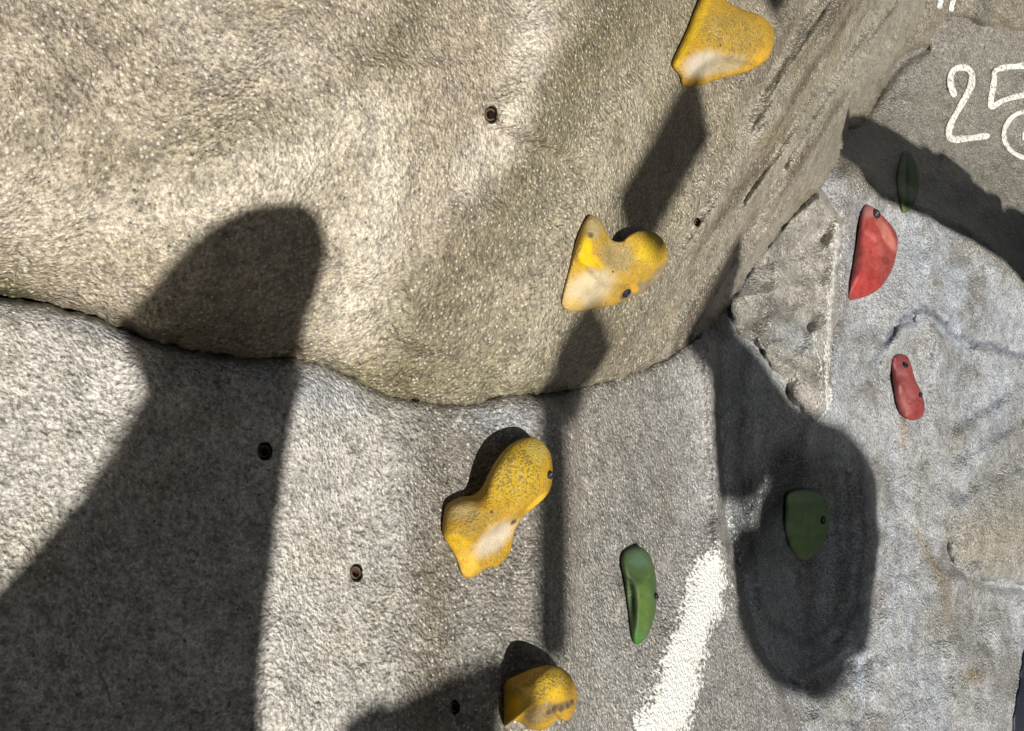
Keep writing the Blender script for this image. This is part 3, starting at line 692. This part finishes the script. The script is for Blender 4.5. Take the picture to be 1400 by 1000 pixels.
hold('climbing_hold', 'y', [(803, 297, .002), (812, 295, .006), (823, 304, .010), (829, 318, .014), (838, 329, .022), (850, 330, .032), (860, 322, .042), (874, 316, .050), (892, 317, .055), (906, 328, .055), (913, 348, .052),
     (907, 372, .044), (890, 392, .034), (862, 408, .020), (835, 418, .008), (800, 425, .0), (779, 426, .0), (768, 418, .0), (770, 400, .0), (780, 362, .0), (789, 325, .0)], 'A', .030, M_YEL, (.56, .34, .03),
     [(805, 395, (42, 24, -35), (.66, .54, .34), 1.0, .05), (785, 418, 13, (.72, .48, .12), .7, .1), (800, 345, (9, 24, 10), (.85, .55, .0), 1, 0), (812, 358, (16, 7, 35), (.85, .53, .0), 1, 0), (812, 312, (12, 16, 0), (.42, .34, .17), .9, .3),
      (845, 350, (26, 20, 30), (.40, .30, .13), .9, .6), (888, 342, (19, 20, 0), (.72, .48, .01), .9, .5), (897, 382, (8, 34, 38), (.24, .20, .13), .85, .5), (866, 398, (24, 7, -30), (.25, .21, .14), .9, .3), (867, 394, 6, (.80, .42, .02), 1, 0), (855, 403, (9, 4, -45), (.02, .02, .025), 1, 1), (808, 322, (4, 3, 0), (.10, .06, .03), 1, 1)],
     [(842, 345, 22, -.016), (888, 345, 22, .014), (800, 330, 14, .006), (815, 400, 26, -.004)], 'heart shaped yellow hold with a deep notch in its top, below the uppermost hold', YG, crease=[([(760, 330), (800, 358), (830, 385), (868, 388), (895, 365), (915, 335)], .010, 12)], c0=(838, 372), foot=(795, 385), bolt=[(855, 401, 6, M_DARK)])
hold('climbing_hold', 'y', [(735, 600, .038), (750, 615, .042), (755, 632, .044), (755, 659, .042), (747, 678, .036), (729, 695, .028), (714, 708, .018), (705, 724, .010), (701, 737, .006), (697, 756, .002), (680, 775, .0), (668, 776, .0), (645, 790, .0), (632, 787, .0), (625, 768, .0), (617, 752, .0), (606, 733, .0), (605, 716, .0), (610, 691, .0), (628, 680, .002), (647, 677, .008), (659, 666, .016), (668, 648, .024), (681, 626, .030), (698, 608, .034), (718, 599, .037)], 'B', .032, M_YEL, (.52, .30, .010),
     [(705, 645, (48, 34, -52), (.55, .38, .01), .8, .85), (735, 612, 16, (.50, .42, .10), .6, .3), (632, 700, (24, 15, 0), (.40, .30, .12), .9, .4), (655, 715, (34, 9, -30), (.40, .28, .07), .5, .6), (675, 738, (36, 15, -42), (.62, .52, .38), 1, .1), (622, 740, (20, 9, 10), (.85, .53, .01), .9, 0), (636, 772, 18, (.82, .52, .06), .9, 0), (735, 686, (22, 4, -40), (.85, .55, .02), .9, 0), (702, 714, (5, 2.5, -40), (.03, .025, .02), 1, 1)],
     [(715, 640, 34, .012), (640, 702, 16, -.006), (678, 735, 18, -.008), (628, 765, 14, .002)], 'elongated yellow hold with rounded knob pointing up to the right and pale chalked lower edge', YG, crease=[([(596, 728), (632, 738), (672, 720), (705, 700), (745, 672), (765, 655)], .018, 16)], c0=(672, 700), foot=(650, 735), bolt=[(750, 650, 5, M_STEEL)])
hold('climbing_hold', 'y', [(750, 910, .046), (768, 914, .050), (782, 928, .052), (789, 950, .050), (785, 974, .044), (775, 986, .036), (764, 984, .030), (758, 988, .024), (746, 997, .016), (734, 999, .010), (722, 996, .004), (710, 988, .0), (700, 986, .0), (690, 993, .0), (689, 965, .0), (689, 942, .0),
     (694, 930, .004), (710, 922, .016), (730, 914, .034)], 'B', .034, M_YEL, (.54, .31, .010),
     [(750, 935, (30, 22, 0), (.62, .42, .02), .7, .8), (715, 950, (26, 18, 40), (.45, .29, .04), .8, .6), (740, 975, (30, 12, -25), (.28, .20, .09), .9, .6), (770, 965, (16, 6, -15), (.16, .11, .05), .8, .8), (703, 970, (12, 20, 0), (.88, .52, .0), 1, 0), (762, 950, 12, (.78, .48, .01), .6, .2), (758, 969, (3, 5, 20), (.02, .015, .01), 1, 1), (767, 969, (3, 5, 10), (.02, .015, .01), 1, 1), (776, 965, (2.5, 4, 0), (.02, .015, .01), 1, 1), (782, 960, (2.5, 4, 0), (.02, .015, .01), 1, 1), (750, 974, (3, 4, 0), (.03, .02, .01), 1, 1)],
     [(757, 940, 26, .012), (712, 965, 16, -.006)], 'knob shaped yellow hold with dark pits, lowest of the yellow holds', YG, c0=(738, 955), foot=(705, 965))
# pits of the lowest yellow hold
G1, G2 = (.045, .115, .022), (.07, .17, .03)
hold('climbing_hold', 'g', [(868, 748, .010), (880, 750, .022), (890, 763, .034), (896, 785, .040), (898, 810, .042), (896, 838, .036), (889, 862, .026), (878, 878, .012), (868, 881, .004), (863, 868, .0), (860, 845, .0), (856, 815, .0), (853, 790, .0), (849, 770, .0), (853, 755, .003)], 'B', .020, M_GRN, (.065, .11, .035),
     [(872, 765, (16, 12, 30), (.09, .16, .10), .8, .3), (864, 820, (3.5, 38, -4), (.008, .03, .004), .95, 0), (880, 830, (9, 40, 0), (.09, .16, .03), .8, .3), (870, 872, 10, (.04, .18, .02), .7, 0)],
     [(864, 822, (6, 34, -4), -.010), (880, 800, 14, .005)], 'long dark green hold with a vertical groove on the grey slab', GG, c0=(876, 815), foot=(868, 815), bolt=[(896, 815, 3.5, M_DARK)])
hold('climbing_hold', 'g', [(1075, 678, .006), (1090, 670, .010), (1108, 670, .014), (1122, 677, .018), (1131, 690, .022), (1134, 708, .024), (1130, 733, .020), (1120, 750, .014), (1108, 763, .008), (1096, 766, .004), (1086, 758, .0), (1078, 745, .0), (1073, 722, .0), (1073, 698, .002)], 'C', .030, M_GRN, (.26, .37, .17),
     [(1100, 680, (26, 9, 0), (.36, .46, .26), .7, .1), (1095, 745, (20, 16, 0), (.22, .38, .13), .7, .1), (1100, 712, (18, 24, 0), (.26, .34, .18), .6, .4)],
     [(1104, 705, 26, .008)], 'flat oval green hold inside the dark shaded hollow', GG, c0=(1102, 716), bolt=[(1124, 711, 5, M_STEEL)])
hold('climbing_hold', 'g', [(1236, 207, .004), (1246, 210, .020), (1254, 228, .034), (1257, 252, .036), (1253, 272, .026), (1244, 288, .010), (1234, 291, .002), (1230, 275, .0), (1226, 250, .0), (1229, 225, .0)], 'C', .018, M_GRN, (.10, .15, .065),
     [(1241, 250, (3, 34, 0), (.015, .05, .01), .9, .1), (1233, 270, (5, 18, 0), (.16, .22, .09), .6, .3), (1246, 240, (4, 26, 0), (.10, .17, .05), .6, .2)],
     [(1241, 250, (4, 24, 0), -.008)], 'slim green hold partly in the shadow below the painted 25', GG, c0=(1242, 250))
RD = (.24, .040, .036)
hold('climbing_hold', 'r', [(1183, 281, .004), (1193, 283, .014), (1206, 295, .030), (1220, 310, .042), (1227, 325, .046), (1226, 345, .042), (1219, 370, .034), (1205, 392, .022), (1188, 404, .010), (1168, 410, .002), (1161, 410, .0), (1161, 396, .0), (1166, 365, .0), (1172, 325, .0), (1176, 295, .0)], 'C', .028, M_RED, RD,
     [(1180, 390, (26, 20, -30), (.36, .035, .03), .8, 0), (1190, 335, (16, 34, 0), (.40, .055, .045), .7, .4), (1213, 322, (7, 26, -28), (.62, .22, .17), .75, .3), (1188, 288, 10, (.36, .17, .15), .7, .3)],
     [(1210, 330, 16, .010), (1185, 350, 20, -.004)], 'large red half moon hold on the pale face', RG, c0=(1190, 345), bolt=[(1198, 293, 6, M_STEEL)])
hold('climbing_hold', 'r', [(1228, 485, .006), (1240, 487, .014), (1246, 500, .022), (1251, 518, .030), (1260, 537, .034), (1264, 555, .030), (1261, 570, .018), (1248, 575, .006), (1236, 571, .002), (1227, 558, .0), (1222, 535, .0), (1219, 510, .0), (1220, 492, .002)], 'C', .022, M_RED, (.22, .042, .042),
     [(1245, 560, (14, 12, 0), (.26, .03, .03), .6, 0), (1232, 505, (10, 14, 0), (.26, .08, .08), .6, .4), (1242, 530, (5, 30, -20), (.28, .09, .085), .5, .4)],
     [(1240, 530, 14, .005)], 'small slim red hold below the crack and left of the vertical fold', RG, c0=(1238, 530), bolt=[(1238, 500, 3.5, M_RED), (1258, 540, 3.2, M_DARK)])

# dark strip closing the wall at the lower right corner
stroke('edge_strip', [(1416, 860), (1406, 910), (1398, 960), (1392, 1010), (1384, 1070)], 18)
bpy.data.objects['edge_strip'].data.materials[0] = M_DARK

# ------------------------------------------------------------------ unseen casters added behind the viewer, shaped to throw the shade
def surf(px, py):
    best = None
    for f in (depthA, depthB, depthC):
        D, sd = f(*arr(px, py), fine=False)
        if sd[0] > -6 and (best is None or D[0] < best): best = D[0]
    if best is None: best = depthC(*arr(px, py), fine=False)[0][0]
    return world(*arr(px, py), np.array([best]))[0]
S = SUN
U = np.cross(S, [0, 0, 1]); U /= np.linalg.norm(U); Vv = np.cross(U, S)
def shade_caster(name, poly, t, thick, mat, parent=None, smooth=4, scallop=0, **pr):  # solid with a traced shadow outline, set back along the sun
    pts = [surf(x, y) for x, y in poly]
    q = np.array([[p @ U, p @ Vv] for p in pts])
    t0 = np.mean([p @ S for p in pts]) + t
    q = catmull(q, smooth, True) if smooth else q
    cen = q.mean(0); org = cen[0] * U + cen[1] * Vv + t0 * S
    rings = []
    for sc_, zz in ((.55, -1), (.85, -.8), (.985, -.35), (1, 0), (.985, .35), (.85, .8), (.55, 1)):
        rings.append([(cen + (p - cen) * sc_)[0] * U + (cen + (p - cen) * sc_)[1] * Vv + (t0 + zz * thick) * S - org for p in q])
    n = len(q); V = np.array(rings).reshape(-1, 3); me = bpy.data.meshes.new(name); fs = []
    for r in range(6):
        for i in range(n): fs.append((r * n + i, r * n + (i + 1) % n, (r + 1) * n + (i + 1) % n, (r + 1) * n + i))
    fs.append(tuple(range(n))); fs.append(tuple(6 * n + i for i in range(n))[::-1])
    me.from_pydata([tuple(v) for v in V], [], fs); me.update()
    for p in me.polygons: p.use_smooth = True
    o = link(name, me, mat, parent, **pr); o.location = Vector(org) - (parent.location if parent else Vector()); return o
shade_caster('shade_caster', [(425, 285), (446, 325), (440, 380), (418, 440), (411, 500), (402, 570), (388, 660), (374, 770), (362, 880), (356, 1000), (350, 1180), (60, 1260), (-200, 1300), (-240, 1150), (-100, 1000), (-40, 850), (28, 772), (98, 692), (152, 610), (190, 550), (205, 500), (160, 440),
         (205, 394), (258, 335), (322, 290), (385, 276)], 1.55, .22, M_CASTER_GREY, label='tall rounded shade caster added behind the viewer', category='shade_caster')
shade_caster('shade_caster', [(460, 1008), (560, 950), (640, 911), (672, 896), (688, 905), (692, 940), (684, 1000), (690, 1100), (700, 1250), (560, 1300), (430, 1250)], 2.4, .10, M_CASTER_GREY, label='low sloping shade caster added behind the viewer', category='shade_caster')
shade_caster('shade_caster', [(1014, 318), (1000, 362), (980, 410), (972, 450), (976, 480), (976, 560), (982, 650), (986, 684), (1018, 688), (1062, 646), (1084, 640), (1076, 672), (1044, 724), (1040, 790), (1010, 806), (1006, 835), (1030, 898), (1064, 942), (1110, 958), (1155, 935), (1190, 865), (1200, 780), (1200, 700), (1188, 630), (1160, 588), (1125, 572), (1080, 545), (1045, 495), (1005, 455), (950, 472), (936, 468), (952, 432), (984, 374)],
        3.0, .12, M_CASTER_GREY, label='narrow hanging shade caster added behind the viewer', category='shade_caster')
caster_group = empty('caster_group', (1.6, -1.4, 0), label='added stubs and scalloped slab casting shadows from behind the viewer', category='caster_group')
# added stubs shaped to cast the shadow band running up the wall
def caster_stub(name, band, wid, t):
    bp_ = [surf(x, y) for x, y in band]; t0 = np.mean([p @ S for p in bp_]) + t
    cp = np.array([[p @ U, p @ Vv, (np.linalg.norm(surf(x + w_, y) - surf(x - w_, y)) * .5 * 1.0)] for p, (x, y), w_ in zip(bp_, band, wid)])
    cp = catmull(cp, 6); n = len(cp); cap = np.sqrt(1 - (1 - np.clip(np.minimum(np.arange(n), n - 1 - np.arange(n)) / 1.5, 0, 1)) ** 2) + .02; tl = []
    for i, (a, b, r) in enumerate(cp):
        c = a * U + b * Vv + t0 * S; d = cp[min(i + 1, n - 1)][:2] - cp[max(i - 1, 0)][:2]; d /= np.linalg.norm(d)
        sdv = -d[1] * U + d[0] * Vv; r = r * cap[i]
        tl.append([c + r * (math.cos(k * math.pi / 6) * sdv + math.sin(k * math.pi / 6) * S) for k in range(12)])
    V = np.array(tl); idx = np.arange(n * 12).reshape(n, 12); j2 = np.roll(idx, -1, 1)
    Q = np.stack([idx[:-1], j2[:-1], j2[1:], idx[1:]], -1).reshape(-1, 4)
    link(name, np_mesh(name, V.reshape(-1, 3) - np.array(caster_group.location), Q), M_CASTER_BROWN, caster_group)
caster_stub('band_stub', [(759, 908), (757, 830), (757, 740), (757, 660), (757, 560), (772, 525), (800, 478), (828, 438)], [20, 20, 20, 20, 19, 24, 30, 28], 3.3)
caster_stub('band_stub', [(857, 324), (905, 235), (945, 165), (963, 145)], [26, 25, 24, 22], 3.3)
caster_stub('band_stub', [(1040, -8), (1070, -60), (1100, -120)], [20, 22, 22], 3.3)
lobes = [(1172, 168, 12), (1204, 188, 17), (1240, 208, 13), (1262, 208, 9), (1285, 218, 10), (1314, 262, 20), (1352, 282, 19), (1394, 312, 21), (1438, 328, 20), (1484, 336, 22), (1540, 360, 30)]
top = []
for x in range(1162, 1580, 2):
    y = np.interp(x, [l[0] for l in lobes], [l[1] for l in lobes]) + 12
    for cx, cy, rr in lobes:
        if abs(x - cx) < rr: y = min(y, cy - math.sqrt(rr * rr - (x - cx) ** 2))
    top.append((x, y))
shade_caster('scallop_caster', [(1160, 146)] + top + [(1600, 480), (1500, 470), (1440, 430), (1400, 388), (1372, 356), (1330, 330), (1288, 310), (1272, 298), (1235, 285), (1205, 272), (1182, 248), (1165, 222), (1150, 215), (1146, 200), (1152, 178)], 1.5, .08, M_BLOCKER_GREEN, caster_group, smooth=1)  # added slab whose scalloped outline casts the upper right shadow
# ground
gm = bpy.data.meshes.new('ground'); gm.from_pydata([(-60, -60, 0), (60, -60, 0), (60, 60, 0), (-60, 60, 0)], [], [(0, 1, 2, 3)]); gm.update()
link('ground', gm, M_GROUND, None, kind='structure')

# added slab, out of view, over the climbing wall: keeps the high sky off it, the low sun comes in underneath
can = empty('sky_blocker', (-.8, -.4, 4.0), label='dark sky blocker added over the climbing wall', category='sky_blocker')
def box(name, lo, hi, mat, parent):
    bm = bmesh.new(); bmesh.ops.create_cube(bm, size=1)
    for v in bm.verts: v.co = Vector([lo[i] + (v.co[i] + .5) * (hi[i] - lo[i]) for i in range(3)])
    bmesh.ops.bevel(bm, geom=bm.edges[:], offset=.01, segments=2, affect='EDGES')
    me = bpy.data.meshes.new(name); bm.to_mesh(me); bm.free(); return link(name, me, mat, parent)
box('blocker_slab', (-4, -1.7, 0), (2.4, 5, .12), M_DARK, can)
for k in range(5): box('blocker_beam', (-3.9, -1.6 + k * 1.5, -.22), (2.3, -1.5 + k * 1.5, -.003), M_DARK, can)

# added green blockers round the viewer, out of view, cutting the low sky
def horizon_blocker(name, x0, y0, x1, y1, h, label):
    root = np.array([(x0 + x1) / 2, (y0 + y1) / 2, 0]); L = math.hypot(x1 - x0, y1 - y0); nx = int(L * 6)
    t = np.linspace(0, 1, nx); prof = catmull([(-.5, 0), (-.6, h * .5), (-.5, h * .9), (0, h), (.5, h * .9), (.6, h * .5), (.5, 0)], 5)
    d = np.array([x1 - x0, y1 - y0, 0]) / L; nrm = np.array([-d[1], d[0], 0])
    V = np.array([[np.array([x0, y0, 0]) + d * L * a + nrm * p[0] + np.array([0, 0, max(p[1], 0)]) - root for p in prof] for a in t])
    nse = fbm(V + root, 3, 3, 5)[..., None]; V = V * 1.0 + nrm * nse * .25 + np.array([0, 0, 1]) * nse * .15
    k = V.shape[1]; idx = np.arange(nx * k).reshape(nx, k)
    Q = np.stack([idx[:-1, :-1], idx[1:, :-1], idx[1:, 1:], idx[:-1, 1:]], -1).reshape(-1, 4)
    o = link(name, np_mesh(name, V.reshape(-1, 3), Q), M_BLOCKER_GREEN, None, label=label, category='horizon_blocker'); o.location = Vector(root)
horizon_blocker('horizon_blocker', -8, -6.2, 1.2, -6.2, 5.5, 'tall dark green light blocker added straight behind the viewer')
horizon_blocker('horizon_blocker', 1.2, -6.3, 6.2, -6.3, 2.4, 'low light blocker added behind the viewer between two tall ones')
horizon_blocker('horizon_blocker', 6.0, -3.6, 6.0, 5, 5.0, 'tall dark green light blocker added at the right side')
horizon_blocker('horizon_blocker', -7, -6, -7, 6, 5.0, 'taller dark green light blocker added at the left side')
